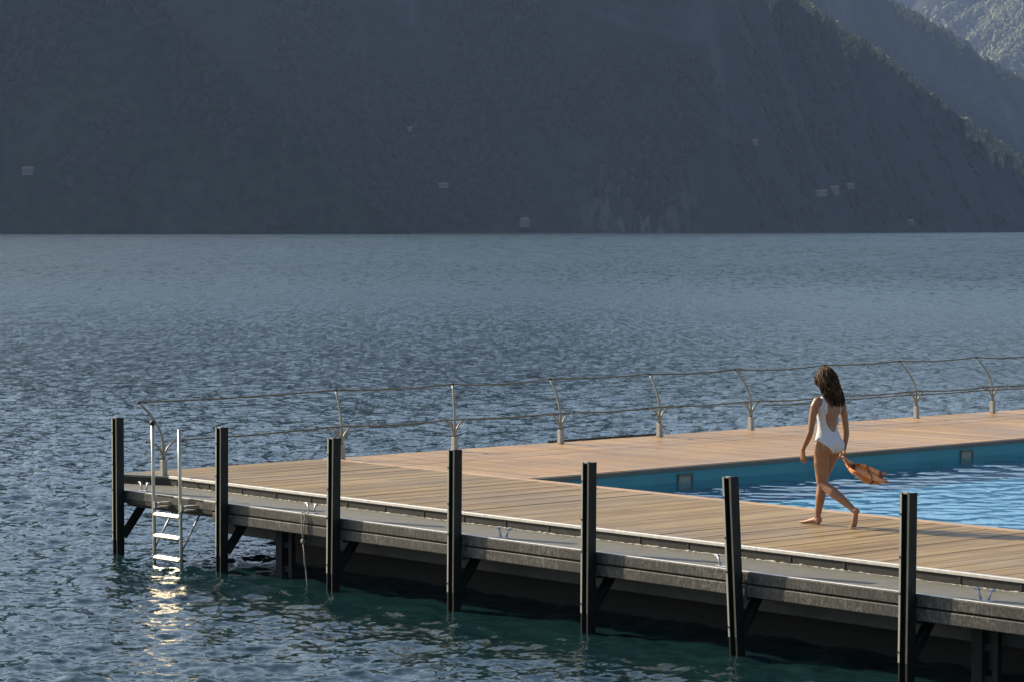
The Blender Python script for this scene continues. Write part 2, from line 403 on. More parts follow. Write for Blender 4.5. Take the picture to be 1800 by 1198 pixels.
# pool basin : walls and floor
FZ = -.42; WZ = DZ-.205
m = MB(); z1 = DZ-.06
def wall(ax, ay, bx, by): m.add([(ax,ay,FZ),(bx,by,FZ),(bx,by,z1),(ax,ay,z1)], [(0,1,2,3)])
wall(PA0,PB1,PA0,PB0); wall(PA0,PB0,PA1,PB0); wall(PA1,PB0,PA1,PB1); wall(PA1,PB1,PA0,PB1)
pw = m.build('pool_wall', M['pool_wall'], pf)
m = MB(); m.add([(PA0,PB0,FZ),(PA1,PB0,FZ),(PA1,PB1,FZ),(PA0,PB1,FZ)], [(0,1,2,3)]); pfl = m.build('pool_floor', M['pool_floor'], pf)
for yb in (5.75, 11.5, 17.3, 23.0):
    m = MB(); z0, zt = WZ-.02, WZ+.110
    m.box(PA0+.002, PA0+.02, yb+.014, yb+.035, z0, zt); m.box(PA0+.002, PA0+.03, yb+.265, yb+.290, z0, zt); m.box(PA0+.002, PA0+.03, yb+.036, yb+.264, zt-.03, zt)
    sk = m.build('skimmer', M['lip'], pw)
    m = MB(); m.box(PA0+.002, PA0+.012, yb+.036, yb+.264, z0, zt-.031); m.build('skimmer_flap', M['skimmer'], pf).name = 'skimmer_flap'
# pool water : real ripples
def waves(X, Y, comps, fade=None):
    Z = np.zeros_like(X)
    for (kx, ky, A, ph) in comps: Z += A*np.sin(kx*X + ky*Y + ph)
    return Z
def spectrum(n, l0, l1, amp, power, spread, wind, rng):
    out = []
    for i in range(n):
        lam = l0*(l1/l0)**(i/(n-1))*rng.uniform(.9,1.1); th = wind + rng.normal(0, spread); k = 2*math.pi/lam
        out.append((k*math.cos(th), k*math.sin(th), amp*lam**power, rng.uniform(0, 2*math.pi)))
    return out
comps = spectrum(44, .12, .9, .00075, 1.0, 1.3, R(75), np.random.default_rng(3))
nx, ny = 430, 760
gx, gy = np.meshgrid(np.linspace(PA0+.001, PA1-.001, nx), np.linspace(PB0+.001, PB1-.001, ny))
gz = WZ + waves(gx, gy, comps)
V = np.stack([gx.ravel(), gy.ravel(), gz.ravel()], 1)
I = np.arange(nx*ny).reshape(ny, nx); Fq = np.stack([I[:-1,:-1].ravel(), I[:-1,1:].ravel(), I[1:,1:].ravel(), I[1:,:-1].ravel()], 1)
pwo = np_mesh('pool_water', V, Fq, M['pool_water']); pwo.location = C0; pwo.rotation_euler = (0,0,ANG); tag(pwo, kind='structure')
pwo.cycles.is_caustics_caster = True
for o in (pw, pfl): o.cycles.is_caustics_receiver = True

# ------------------------------------------------------------------ lake
rng = np.random.default_rng(5)
comps = spectrum(90, .17, 1.3, .0040, .72, 1.0, R(100), rng)
vt = 1.0
rows = []; d = 19.0
while d < 2600:
    rows.append(d); d += min(max(.035, d*d/(CAM_Z*2700)*.75), 60)
rows = np.array(rows); ncol = 1000
th = np.linspace(-R(15.0), R(15.0), ncol)
D, T = np.meshgrid(rows, np.tan(th), indexing='ij')
X = D*T; Y = D
dr = np.gradient(rows)[:,None]; dc = D*(np.tan(th[1])-np.tan(th[0]))
Z = np.zeros_like(X)
for (kx, ky, A, ph) in comps:
    k = math.hypot(kx, ky); lam = 2*math.pi/k
    ly = lam*k/max(abs(ky),1e-3)
    fd = np.clip((ly/dr - 2.2)/2.5, 0, 1)*np.clip((lam/dc - 2.2)/2.5, 0, 1)
    s = np.sin(kx*X + ky*Y + ph)
    Z += A*fd*(s + .25*np.cos(2*(kx*X+ky*Y+ph)))
Z *= np.interp(np.hypot(X-1, Y-29), [3, 14], [.55, 1.0])            # sheltered in front of the platform
V = np.stack([X.ravel(), Y.ravel(), Z.ravel()], 1)
nr = len(rows); I = np.arange(nr*ncol).reshape(nr, ncol)
Fq = np.stack([I[:-1,:-1].ravel(), I[:-1,1:].ravel(), I[1:,1:].ravel(), I[1:,:-1].ravel()], 1)
rx = V[:,0]-C0.x; ry = V[:,1]-C0.y; va = rx*ad.x+ry*ad.y; vb = rx*bd.x+ry*bd.y
inside = (va > 3.0) & (va < AL-.9) & (vb > .6) & (vb < BL-.8)
Fq = Fq[~inside[Fq].all(1)]
lake = np_mesh('water', V, Fq, M['lake']); tag(lake, kind='structure')
# flat outer sheet round the detailed water (its hole lies under the detailed part)
tl = math.tan(R(14.9)); zz = -.06
m = MB()
xs_ = [-4000,-2600,-1000,-600] + list(range(-60,82,2)) + [600,1000,2600,5000]
ys_ = [-450,-100] + list(range(0,92,2)) + [250,600,1200,2560,4000,6100,10000]
keep = {}
def covered(x, y):
    if 19.6 <= y <= 2560 and abs(x) < y*tl: return True
    q = Vector((x,y,0)) - C0; a, b = q.dot(ad), q.dot(bd)
    return 3.0 < a < AL-.8 and .6 < b < BL-.7
for i in range(len(xs_)-1):
    for j in range(len(ys_)-1):
        x0,x1,y0,y1 = xs_[i],xs_[i+1],ys_[j],ys_[j+1]
        if all(covered(x,y) for x in (x0,x1) for y in (y0,y1)): continue
        m.add([(x0,y0,zz),(x1,y0,zz),(x1,y1,zz),(x0,y1,zz)], [(0,1,2,3)])
lo = m.build('water', M['lake']); tag(lo, kind='structure')

# ------------------------------------------------------------------ steel posts along the front edge
POST_TOP = 1.69; HP = .0525
def make_post():
    r = empty('steel_post', (0,0,0), ANG)
    m = MB(); z0, z1 = -2.2, POST_TOP
    t = .009
    m.box(-HP, -HP+.018, -HP, HP, z0, z1); m.box(HP-.020, HP, -HP, HP, z0, z1); m.box(-HP+.018, HP-.020, -.004, .004, z0, z1-.004)
    pb = m.build('column', M['post'], r, bevel=.002)
    m = MB(); m.box(-HP-.002, -HP+.0185, -HP-.004, -HP-.0005, .19, z1); m.build('lit_edge', M['edge'], r)  # thin strip painted light as the sunlit flange edge
    m = MB(); m.box(HP-.0205, HP+.001, -HP-.004, -HP-.0005, .19, z1); m.build('lit_edge', M['edge2'], r)
    for hz_ in (.28, .80, 1.12, 1.50):
        h = MB(); h.tube([(-HP+.008,-HP-.007,hz_),(-HP+.008,-HP-.0045,hz_)], .011, 8); h.build('bolt_hole', M['black'], r)
    m = MB(); m.box(-HP+.019, HP*.35, -HP+.006, -.006, z1-.012, z1+.004); m.build('cap_plate', M['post_edge'], r, bevel=.002)
    m = MB(); p0 = Vector((.0,.06,.22)); p1 = Vector((.0,.44,.70))   # brace runs up under the walkway
    for sx in (-.035,.035):
        m.tube([p0+Vector((sx,0,0)), p1+Vector((sx,0,0))], [(.006,.04)]*2, 4, up=(1,0,0))
    m.tube([p0, p1], [(.032,.006)]*2, 4, up=(1,0,0))
    m.build('brace', M['post'], r)
    m = MB(); m.box(-.05, .05, .054, .062, .70, .78); m.build('bracket', M['post'], r)
    return r
POSTS = [(1.00,0,0,'dark steel post at the far left end of the platform, left of the ladder'),
         (3.18,.006,0,'dark steel post standing just right of the ladder'),
         (5.30,.012,.0,'dark steel post next to the hanging mooring rope'),
         (7.38,.007,0,'fourth dark steel post from the left, below the third curved rail post'),
         (9.44,.006,0,'dark steel post standing in front of the narrow left corner of the pool'),
         (11.49,-.042,0,'dark steel post leaning clearly to the left, just left of the walking woman'),
         (13.54,.008,0,'nearest dark steel post, with the blue pool behind its top')]
proto = make_post()
for i, (a, lean, la, lab) in enumerate(POSTS):
    o = proto if i == 0 else copy_tree(proto)
    o.location = W(a, -.85); o.rotation_euler = (0,0,ANG)
    if lean: 
        q = Matrix.Rotation(lean, 4, Vector((0,1,0))) @ Matrix.Rotation(ANG, 4, 'Z'); o.rotation_euler = q.to_euler()
    tag(o, lab, 'post', 'steel posts along the platform edge')

# ------------------------------------------------------------------ railing stanchions (curved posts on square sleeves)
TOPS = []; HL = []; HR = []
def make_stanchion(dx, dl, hook=.24, first=False):
    r = empty('rail_post', (0,0,0), 0)
    s_ = .036
    m = MB(); m.box(-s_, s_, -s_, s_, .006, .195); b = m.build('sleeve', M['base'], r, bevel=.006); b.rotation_euler = (0,0,ANG)
    m = MB(); m.box(-.05,.05,-.05,.05,0,.0055); b2 = m.build('base_plate', M['base'], r, bevel=.002); b2.rotation_euler = (0,0,ANG)
    pts = []; rad = []
    for k in range(13):
        t = k/12; z = .19 + .755*t
        q = max(0, (t-.18)/.82)**2.1
        pts.append((dx*q, dl*q, z - .03*q)); rad.append(.0205 - .005*t)
    m = MB(); m.tube(pts, rad, 10); m.build('curved_stem', M['stem'], r, smooth=True)
    tp = pts[-1]
    m = MB(); m.ell((tp[0],tp[1],tp[2]+.006), (.024,.024,.02)); m.build('rope_clamp', M['black'], r, smooth=True)
    hk = []
    for sgn in (-1, 1):
        hp = []
        for k in range(9):
            t = k/8; an = t*math.pi*.5
            off = bd*(sgn*(hook*(1-math.cos(an)) + .012)); hp.append((off.x, off.y, .20 + (.235)*math.sin(an)))
        m = MB(); m.tube(hp, [.0155 - .003*k/8 for k in range(9)], 8); h = m.build('rope_arm', M['stem'], r, smooth=True)
        e = hp[-1]; m = MB(); m.ell((e[0],e[1],e[2]), (.017,.017,.017), 8, 6); m.build('arm_tip', M['black'], h, smooth=True)
        hk.append(Vector(e))
    return r, Vector(tp), hk
ST = [(.70,.02,-.30,-.05,'curved rail post at the platform corner right behind the ladder'),
      (.25,3.19,-.08,.10,'curved rail post behind the third steel post, next to the hanging mooring rope'),
      (.25,5.18,-.03,.14,'curved rail post rising behind the top of the fourth steel post'),
      (.25,7.18,-.15,.14,'curved rail post at the left end of the raised dark deck edging'),
      (.25,9.18,-.14,.15,'curved rail post at the right end of the raised dark deck edging'),
      (.25,11.15,-.24,.13,'curved rail post next left of the woman, its top bent far left'),
      (.25,13.09,-.16,.14,'curved rail post hidden behind the woman'),
      (.25,15.06,-.27,.12,'curved rail post next right of the woman, above the end of her scarf'),
      (.25,17.03,-.26,.12,'curved rail post at the far right of the photo'),
      (.25,19.0,-.25,.12,None)]
for (a,b,dx,dl,lab) in ST:
    if b == 13.09: a = .25
    r, tp, hk = make_stanchion(dx, dl)
    p = W(a,b,DZ+.004); r.location = p
    TOPS.append(p+tp); HL.append(p+hk[0]); HR.append(p+hk[1])
    tag(r, lab or 'curved rail post past the right edge of the photo', 'rail post', 'curved posts of the rope railing')
def sagline(p, q, sag, n=14):
    return [p.lerp(q, k/n) - Vector((0,0,sag*4*(k/n)*(1-k/n))) for k in range(n+1)]
def rope(name, spans, rad, mat, lab, grp=None):
    pts = []
    for (p,q,s_) in spans: 
        l = sagline(p,q,s_); pts += l if not pts else l[1:]
    m = MB(); m.tube(pts, rad, 7); o = m.build(name, mat, None, smooth=True); tag(o, lab, 'rope', grp); return o
rope('rail_rope', [(TOPS[i]+Vector((0,0,.01)), TOPS[i+1]+Vector((0,0,.01)), .02 + .01*(i%3)) for i in range(len(TOPS)-1)], .011, M['rope'],
     'long upper rope strung between the tips of the curved rail posts')
sp = []
for i in range(len(HR)-1):
    sp.append((HR[i], HL[i+1], .014 + .008*(i%2))); 
    if i < len(HR)-2: sp.append((HL[i+1], HR[i+1], .0))
rope('rail_rope', sp, .011, M['rope'], 'long lower rope running along the side arms of the curved rail posts')
sp = [(HR[5]+Vector((0,0,-.06)), HL[6]+Vector((0,0,-.07)), .02),(HL[6]+Vector((0,0,-.07)), HL[7]+Vector((0,0,-.05)), .0),(HL[7]+Vector((0,0,-.05)), HL[8]+Vector((0,0,-.05)),.01),(HL[8]+Vector((0,0,-.05)), HL[9]+Vector((0,0,-.05)),.01)]
rope('rail_rope', sp, .010, M['rope'], 'second strand just under the lower rail rope, only on the right beside the woman')

# ------------------------------------------------------------------ cleats
def make_cleat():
    r = empty('cleat', (0,0,0), ANG)
    m = MB(); m.box(-.085,.085,-.025,.025,0,.010); m.build('base_plate', M['cleat'], r, bevel=.003)
    for s in (-1,1):
        m = MB(); m.tube([(s*.040,0,.008),(s*.055,0,.05),(s*.078,0,.098)], [(.014,.010),(.012,.009),(.014,.010)], 8)
        h = m.build('horn', M['cleat'], r, smooth=True)
        m = MB(); m.tube([(s*.05,0,.100),(s*.115,0,.104)], [(.012,.010)]*2, 8); m.build('horn_tip', M['cleat'], h, smooth=True)
    return r
proto = make_cleat()
for i, (a, lab) in enumerate([(1.28,'steel mooring cleat on the walkway at the left end, directly left of the ladder'),
        (4.66,'steel mooring cleat with the pale rope tied to it'),
        (7.95,'steel mooring cleat just right of the fourth steel post'),
        (11.12,'steel mooring cleat just left of the leaning steel post'),
        (14.25,'steel mooring cleat right of the nearest steel post'),
        (17.4,'steel mooring cleat past the right edge of the photo')]):
    o = proto if i == 0 else copy_tree(proto); o.location = W(a,-.66,LZ+.002); o.rotation_euler = (0,0,ANG)
    tag(o, lab, 'cleat', 'mooring cleats on the walkway')

# ------------------------------------------------------------------ bathing ladder
ld = empty('ladder', W(2.2,-.95,0), ANG); tag(ld, 'shiny metal bathing ladder hanging from the left end of the walkway into the lake', 'ladder')
for x, top, ln in ((-.28,1.66,-.02),(.28,1.63,-.02)):
    m = MB(); m.tube([(x+.02,0,-.75),(x+.01,0,.3),(x-.005,.0,1.0),(x-.015,0,top)], .021, 12); sr = m.build('side_rail', M['ladder'], ld, smooth=True)
m = MB(); m.ell((-.295,0,1.675), (.036,.036,.036)); m.build('ball_cap', M['black'], ld, smooth=True)
for z in (.585,.330,.070,-.19,-.45):
    m = MB(); m.tube([(-.262,0,z),(.268,0,z)], [(.025,.019)]*2, 12, up=(0,0,1)); r_ = m.build('rung', M['ladder'], ld, smooth=True)
    m = MB(); m.tube([(-.255,-.012,z+.014),(.261,-.012,z+.014)], [(.004,.021)]*2, 4, up=(0,-.8,.6)); m.build('glint_tread', M['glint_tread'], r_)  # flat tread added and tilted to mirror the sun for the glint
for x in (-.28,.28):
    m = MB(); m.tube([(x+.01,.02,.20),(x+.0,.31,.655)], .012, 8); m.build('strut', M['galv'], ld, smooth=True)
    m = MB(); m.box(x+.025, x+.12, .0, .165, .72, .732); m.box(x+.025, x+.12, .0, .165, .67, .682); m.box(x+.024,x+.05,-.02,.02,.66,.74)
    m.build('clamp', M['galv'], ld, bevel=.002)
    m = MB(); m.box(x-.20 if x<0 else x+.0, x+.16 if x<0 else x+.22, .155, .168, LZ+.009, LZ+.016); m.build('mount_plate', M['trim'], ld)

# ------------------------------------------------------------------ inner piles, hanging rope
def make_pile():
    r = empty('pile_frame', (0,0,0), ANG)
    m = MB(); m.box(-.10,.02,-.05,.05,-2,.60); m.build('main_pile', M['under_shade'], r, bevel=.004)
    m = MB(); m.box(.12,.18,-.03,.03,-2,.60); m.build('slim_pile', M['under_shade'], r, bevel=.004)
    for z in (.05,.33): 
        m = MB(); m.box(.0205,.1195,-.02,.02,z,z+.06); m.build('crossbar', M['under_shade'], r)
    return r
proto = make_pile()
for i, (a, lab) in enumerate([(3.9,'pair of dark piles joined by crossbars under the walkway, near the hanging rope'),(14.1,'dark piles joined by crossbars under the walkway at the right edge of the photo')]):
    o = proto if i == 0 else copy_tree(proto); o.location = W(a,-.48,0); o.rotation_euler = (0,0,ANG)
    tag(o, lab, 'pile', 'piles under the walkway')
rr = empty('mooring_rope', W(4.71,-.80,0), ANG); tag(rr, 'thin pale mooring rope looped over a cleat and hanging down into the water', 'rope')
m = MB()
m.tube([(-.06,.13,.83),(-.05,.05,.82),(-.035,-.012,.80),(-.02,-.02,.66),(.0,-.02,.50)], .008, 6)
m.tube([(.03,.13,.83),(.03,.05,.82),(.03,-.012,.80),(.025,-.02,.66),(.0,-.02,.50)], .008, 6); m.build('loop', M['rope_light'], rr, smooth=True)
m = MB(); m.ell((0,-.02,.49), (.026,.026,.03), 8, 6); m.build('knot', M['rope_light'], rr, smooth=True)
m = MB(); m.tube([(0,-.02,.48),(.03,-.018,.30),(.06,-.02,.12),(.10,-.02,-.2)], .007, 6); m.tube([(.0,-.02,.47),(.035,-.03,.36),(.04,-.03,.25),(.05,-.02,.18)], .006, 6)
m.build('tail', M['rope_light'], rr, smooth=True)

# ------------------------------------------------------------------ hills across the lake
def vnoise(x, y, seed):
    xi = np.floor(x).astype(np.int64); yi = np.floor(y).astype(np.int64); fx = x-xi; fy = y-yi
    fx = fx*fx*(3-2*fx); fy = fy*fy*(3-2*fy)
    def h(a, b):
        n = (a*374761393 + b*668265263 + seed*974634777) & 0x7fffffff
        n = ((n ^ (n >> 13))*1274126177) & 0x7fffffff
        return ((n ^ (n >> 16)) & 0xffff)/65535.0
    return (h(xi,yi)*(1-fx)+h(xi+1,yi)*fx)*(1-fy) + (h(xi,yi+1)*(1-fx)+h(xi+1,yi+1)*fx)*fy
def fbm(x, y, seed, o=4):
    s = 0; a = .5
    for k in range(o): s = s + a*(vnoise(x*2**k, y*2**k, seed+k)-.5); a *= .5
    return s
def smin(a, b, k): 
    h = np.clip(.5+.5*(b-a)/k, 0, 1); return b*(1-h)+a*h - k*h*(1-h)
def shore(x, y0, xb, k):
    q = np.maximum(0, x-xb); return y0 + k*q*q/(q+60), np.where(q > 0, k*(q*q+120*q)/(q+60)**2, 0)
SH = 1.0
def crest(y0, xb, k, u0, sl, top, steep):
    """ridge height for each x so that the ridge falls along a steady slope while receding"""
    xs = np.linspace(-2600, 2600, 1300); ys, dy = shore(xs, y0, xb, k); h = np.full_like(xs, 100.0)
    for _ in range(40):
        yc = ys + (np.maximum(h-SH,0)/steep + SH/.07)*np.sqrt(1+dy*dy); v = (900+F_PX*xs/yc-u0)*sl
        h = .5*h + .5*np.clip((401-v)/F_PX*yc + CAM_Z, -30, top)
    return xs, h
CR1 = crest(2100, 155, 1.9, 1375, .70, 350, 1.75); CR2 = crest(3300, 320, 1.7, 1552, .61, 560, 1.75); CR0 = crest(1800, 9000, 1, 270, .92, 290, 1.75)
def capeH(x, y, y0, xb, k, CR, s):
    ys, dy = shore(x, y0, xb, k); nrm = np.sqrt(1+dy*dy)
    t = (y - ys)/nrm - 12*fbm(x/120, x*0+.5, s)
    rid = np.abs(vnoise((x+.55*y)/75, y/300, s+18)-.5)*64 - 16 + 14*fbm((x+.5*y)/24, y/70, s+20, 3)
    face = 1.75*t + rid*np.clip(t/60,0,1) + 22*fbm(x/70, y/50, s+2)*np.clip(t/40,0,1)
    hc = np.interp(x, CR[0], CR[1]); hc = hc + 9*fbm(x/45, y/60, s+6) + np.clip((hc-(215 if y0 < 3000 else 400))/60, 0, 1)*(150*fbm(x/330, x*0+.5, s+8) + 50*fbm(x/90, y/140, s+9))
    t1 = np.maximum(hc-SH,0)/1.75; t2 = t1 + SH/.07
    shelf = np.minimum(hc - SH + .07*np.maximum(0, t-t1), hc - .9*np.maximum(0, t-t2))
    h = smin(face, shelf, 5)
    return np.where(t < 0, -3 + t*.4, np.maximum(h, -30))
def H1(x, y): return capeH(x, y, 2100, 155, 1.9, CR1, 3)
def H2(x, y): return capeH(x, y, 3300, 320, 1.7, CR2, 33)
def H0(x, y): return capeH(x, y, 1800, 9000, 1, CR0, 13)
def HM(x, y): return np.maximum(H0(x, y), H1(x, y))
def H3(x, y):
    u = (x*.63 - y*.77); 
    g = 1-np.abs(2*vnoise(u/190, (x*.77+y*.63)/700, 51)-1)
    g2 = 1-np.abs(2*vnoise(u/62, (x*.77+y*.63)/260, 57)-1)
    h = -60 + .50*(x-600) + .36*(y-6000) + 120*(g-.5) + 44*(g2-.5) + 30*fbm(x/110, y/110, 55)
    return np.clip(h, -30, 800 + 60*fbm(x/200,y/200,8))
def hill(H, x0, x1, y0, y1, nx, ny, name, yc=1.0):
    xs = np.linspace(x0,x1,nx); ys = y0+(y1-y0)*np.linspace(0,1,ny)**yc
    Xh, Yh = np.meshgrid(xs, ys); Zh = H(Xh, Yh)
    V = np.stack([Xh.ravel(),Yh.ravel(),Zh.ravel()],1); I = np.arange(nx*ny).reshape(ny,nx)
    Fh = np.stack([I[:-1,:-1].ravel(),I[:-1,1:].ravel(),I[1:,1:].ravel(),I[1:,:-1].ravel()],1)
    o = np_mesh(name, V, Fh, M['hill']); tag(o, kind='structure'); return o
hill(H1, -1500, 860, 2080, 3700, 620, 460, 'hill', 1.3)
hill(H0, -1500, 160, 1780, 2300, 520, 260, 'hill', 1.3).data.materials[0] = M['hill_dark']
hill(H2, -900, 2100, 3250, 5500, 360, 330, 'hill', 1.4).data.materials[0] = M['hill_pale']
hill(H3, 450, 3200, 5500, 9000, 420, 420, 'hill')

# woods : lumpy crowns spread over the slopes
def ico(sub):
    import bmesh
    bm = bmesh.new(); bmesh.ops.create_icosphere(bm, subdivisions=sub, radius=1)
    v = np.array([p.co[:] for p in bm.verts]); f = np.array([[q.index for q in p.verts] for p in bm.faces]); bm.free(); return v, f
def crowns(IV):
    out = []
    for s in range(6):
        r_ = 1 + .55*np.array([mnoise.noise(Vector(p)*1.7 + Vector((s*9,0,0))) for p in IV]) + .25*np.array([mnoise.noise(Vector(p)*4 + Vector((0,s*9,0))) for p in IV])
        out.append(IV*r_[:,None]*np.array([1,1,1.15]))
    return out
IV2, IF2 = ico(2); VAR2 = crowns(IV2); IV1, IF1 = ico(1); VAR1 = crowns(IV1)
def forest(name, H, xs, ys, size, seed, mat='leaf', fine=True):
    g = np.random.default_rng(seed); n = len(xs); zs = H(xs, ys)
    ok = zs > 1.0; xs, ys, zs = xs[ok], ys[ok], zs[ok]; n = len(xs)
    Vv = []; Ff = []; tn = []; IFc, VAR = (IF2, VAR2) if fine else (IF1, VAR1); nv_ = len(VAR[0])
    for i in range(n):
        r_ = size*g.uniform(.55,1.35); a = g.uniform(0,6.28); c, s = math.cos(a), math.sin(a)
        q = VAR[i % 6]; q = np.stack([q[:,0]*c-q[:,1]*s, q[:,0]*s+q[:,1]*c, q[:,2]*g.uniform(.85,1.4)],1)*r_
        Vv.append(q + np.array([xs[i], ys[i], zs[i]+r_*.45])); Ff.append(IFc + i*nv_); tn.append(np.full(len(IFc), g.uniform(0,1)))
    o = np_mesh(name, np.concatenate(Vv), np.concatenate(Ff), M[mat], np.concatenate(tn), smooth=False)
    tag(o, kind='stuff'); return o
g = np.random.default_rng(77)
def band(H, y0, xb, k, CR, x0, x1, lo, hi, n):
    x = g.uniform(x0, x1, n); ys, dy = shore(x, y0, xb, k); h = np.interp(x, *CR)
    return x, ys + (np.maximum(h-SH,0)/1.75 + g.uniform(lo, hi, n))*np.sqrt(1+dy*dy)
xs, ys = band(H1, 2100, 155, 1.9, CR1, 140, 720, -7, 20, 3600)
cl = fbm(xs/26, ys/26, 71) + .08*np.sin(xs/37) > -.02; forest('forest', H1, xs[cl], ys[cl], 4.0, 2)
xs, ys = band(H2, 3300, 320, 1.7, CR2, 320, 1000, -8, 24, 2200)
cl = fbm(xs/60, ys/60, 73) > .03; forest('forest', H2, xs[cl], ys[cl], 3.6, 3)
n = 19000; xs = g.uniform(-440,640,n); ys, dy = shore(xs, 2100, 155, 1.9); ys = ys + g.uniform(3,115,n)*np.sqrt(1+dy*dy)
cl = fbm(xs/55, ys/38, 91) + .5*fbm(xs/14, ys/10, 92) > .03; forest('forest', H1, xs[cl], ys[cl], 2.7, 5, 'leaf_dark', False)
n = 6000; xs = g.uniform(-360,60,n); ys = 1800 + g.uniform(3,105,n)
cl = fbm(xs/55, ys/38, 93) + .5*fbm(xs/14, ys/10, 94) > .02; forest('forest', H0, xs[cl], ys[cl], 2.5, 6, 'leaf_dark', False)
n = 13000; xs = g.uniform(760,1350,n); forest('forest', H3, xs, g.uniform(5600,7000,n), 5.0, 4)

# ------------------------------------------------------------------ houses on the far slope
def at(u, v, H):
    """first point of the slope along the sight line through a photo pixel"""
    p = math.atan(198/F_PX); c, s = math.cos(p), math.sin(p)
    d = Vector(((u-900)/F_PX, 1, (599-v)/F_PX)); d = Vector((d.x, d.y*c + d.z*s, -d.y*s + d.z*c))
    ys = np.arange(1790, 3300, .5); P = np.outer(ys/d.y, np.array(d)) + np.array([0,0,CAM_Z])
    k = int(np.argmax(H(P[:,0], P[:,1]) > P[:,2])); return Vector(P[k])
def house(u, v, wd, ht, dp, roof_h, lab, hip=False, nwin=3, nfl=2, rz=0):
    q = at(u, v, HM); wd, ht, dp, roof_h = wd*.68, ht*.62, dp*.7, roof_h*.7; rz += .35*math.sin(u*1.7)
    r = empty('house', (q.x, q.y-dp*.35, q.z-ht*.15), rz); tag(r, lab, 'house', 'houses on the far shore')
    m = MB(); m.box(-wd/2, wd/2, -dp/2, dp/2, -ht*.4, ht); m.build('wall', M['house_wall'], r)
    m = MB(); o_ = .5
    a = [(-wd/2-o_,-dp/2-o_,ht+.01),(wd/2+o_,-dp/2-o_,ht+.01),(wd/2+o_,dp/2+o_,ht+.01),(-wd/2-o_,dp/2+o_,ht+.01)]
    k = wd*.28 if hip else 0
    m.add(a+[(-wd/2-o_+k,0,ht+roof_h),(wd/2+o_-k,0,ht+roof_h)], [(3,2,1,0),(0,1,5,4),(2,3,4,5),(1,2,5),(3,0,4)]); rf = m.build('roof', M['house_roof'], r)
    m = MB(); m.box(wd*.18, wd*.18+.7, -.4, .4, ht+roof_h*.4, ht+roof_h+1.0); m.build('chimney', M['house_wall'], rf)
    for f in range(nfl):
        for j in range(nwin):
            x = -wd/2 + wd*(j+.5)/nwin; z = ht*(f+.32)/nfl
            m = MB(); m.box(x-.32, x+.32, -dp/2-.03, -dp/2+.1, z, z+ht*.36/nfl*1.2); m.build('window', M['house_window'], r)
    return r
house(922, 395, 11, 6.5, 9, 3.0, 'pale lakeside villa alone on the far shore, left of the rocky patches', True, 4, 2)
house(1442, 342, 14, 5, 8, 2.0, 'long low pale house, left one of the hamlet above the far shore', False, 5, 1)
house(1467, 338, 9, 7, 8, 2.4, 'tall pale house in the middle of the hamlet above the far shore', False, 3, 2, .2)
house(1494, 330, 8, 4.5, 7, 2.0, 'small pale house, right one of the hamlet high above the far shore', False, 3, 1, -.15)
house(1600, 393, 9, 4.5, 8, 2.0, 'small pale house low on the far shore near the right edge of the photo', True, 3, 1)
house(1327, 252, 6, 4, 6, 1.6, 'tiny pale house alone high on the dark slope above the hamlet', False, 2, 1)
house(720, 230, 6, 3.5, 6, 1.5, 'tiny pale house alone high on the dark slope left of the middle', False, 2, 1)
house(50, 304, 10, 5, 8, 2.0, 'pale house on the dark slope at the far left edge of the photo', False, 3, 1, .1)
house(780, 328, 11, 3.6, 6, 1.4, 'low pale house on the dark slope, up and left of the lakeside villa', False, 4, 1)

# ------------------------------------------------------------------ the walking woman
t = NT('skin'); n1 = t.noise(t.coord((1,1,1)), 6, 4)
t.fin(t.ramp(n1, [(.35,(.25,.115,.055)),(.65,(.31,.15,.074))]), .45, **{'Subsurface Weight': .08, 'Subsurface Scale': .01}); M['skin'] = t.m
M['nail'] = NT('nail').fin((.55,.28,.22), .3)
t = NT('swimsuit'); n1 = t.noise(t.coord((1,1,1)), 9, 3); t.fin((.55,.54,.55), .7, t.bump(n1, .25, .006)); M['suit'] = t.m
t = NT('hair'); n1 = t.noise(t.coord((1,1,1)), 25, 3)
f = t.math('ADD', t.math('MULTIPLY', n1, .5), t.math('MULTIPLY', t.tone(), .5))
t.fin(t.ramp(f, [(.28,(.010,.0055,.003)),(.55,(.045,.023,.010)),(.85,(.21,.115,.045))]), .55, **{'Specular IOR Level': .12}); M['hair'] = t.m
M['lens'] = NT('sunglass_lens').fin((.008,.007,.006), .15)

FW = -ad; LF = -bd                                                   # body frame : forward, left
BASE = W(10.05, 2.0, DZ+.003)
wo = bpy.data.objects.new('person', None); COL.objects.link(wo)
wo.matrix_world = Matrix(((FW.x,LF.x,0,BASE.x),(FW.y,LF.y,0,BASE.y),(0,0,1,BASE.z),(0,0,0,1)))
tag(wo, 'barefoot woman in a white low-backed swimsuit walking beside the pool', 'person')

m = MB()
def oval(z, f, rf, rl, l=0.0, n=28, pw=2.0, twist=0.0):
    ct, st = math.cos(twist), math.sin(twist); out = []
    for k in range(n):
        c, s = math.cos(2*math.pi*k/n), math.sin(2*math.pi*k/n)
        e = 2.0/pw
        x = rf*math.copysign(abs(c)**e, c); y = rl*math.copysign(abs(s)**e, s)
        out.append(Vector((f + x*ct - y*st, l + x*st + y*ct, z)))
    return out
TW = -.12
tor = [(.765,.0,.05,.055),(.79,-.003,.085,.115),(.83,-.008,.104,.158),(.87,-.01,.110,.170),(.91,-.006,.104,.166),(.955,.002,.090,.145),(1.0,.008,.081,.124),
       (1.04,.010,.078,.116),(1.09,.010,.081,.118),(1.15,.008,.090,.130),(1.21,.004,.094,.140),(1.26,-.002,.088,.146),(1.30,-.008,.074,.146),(1.33,-.012,.060,.122),(1.355,-.012,.050,.085),(1.385,-.008,.046,.052)]
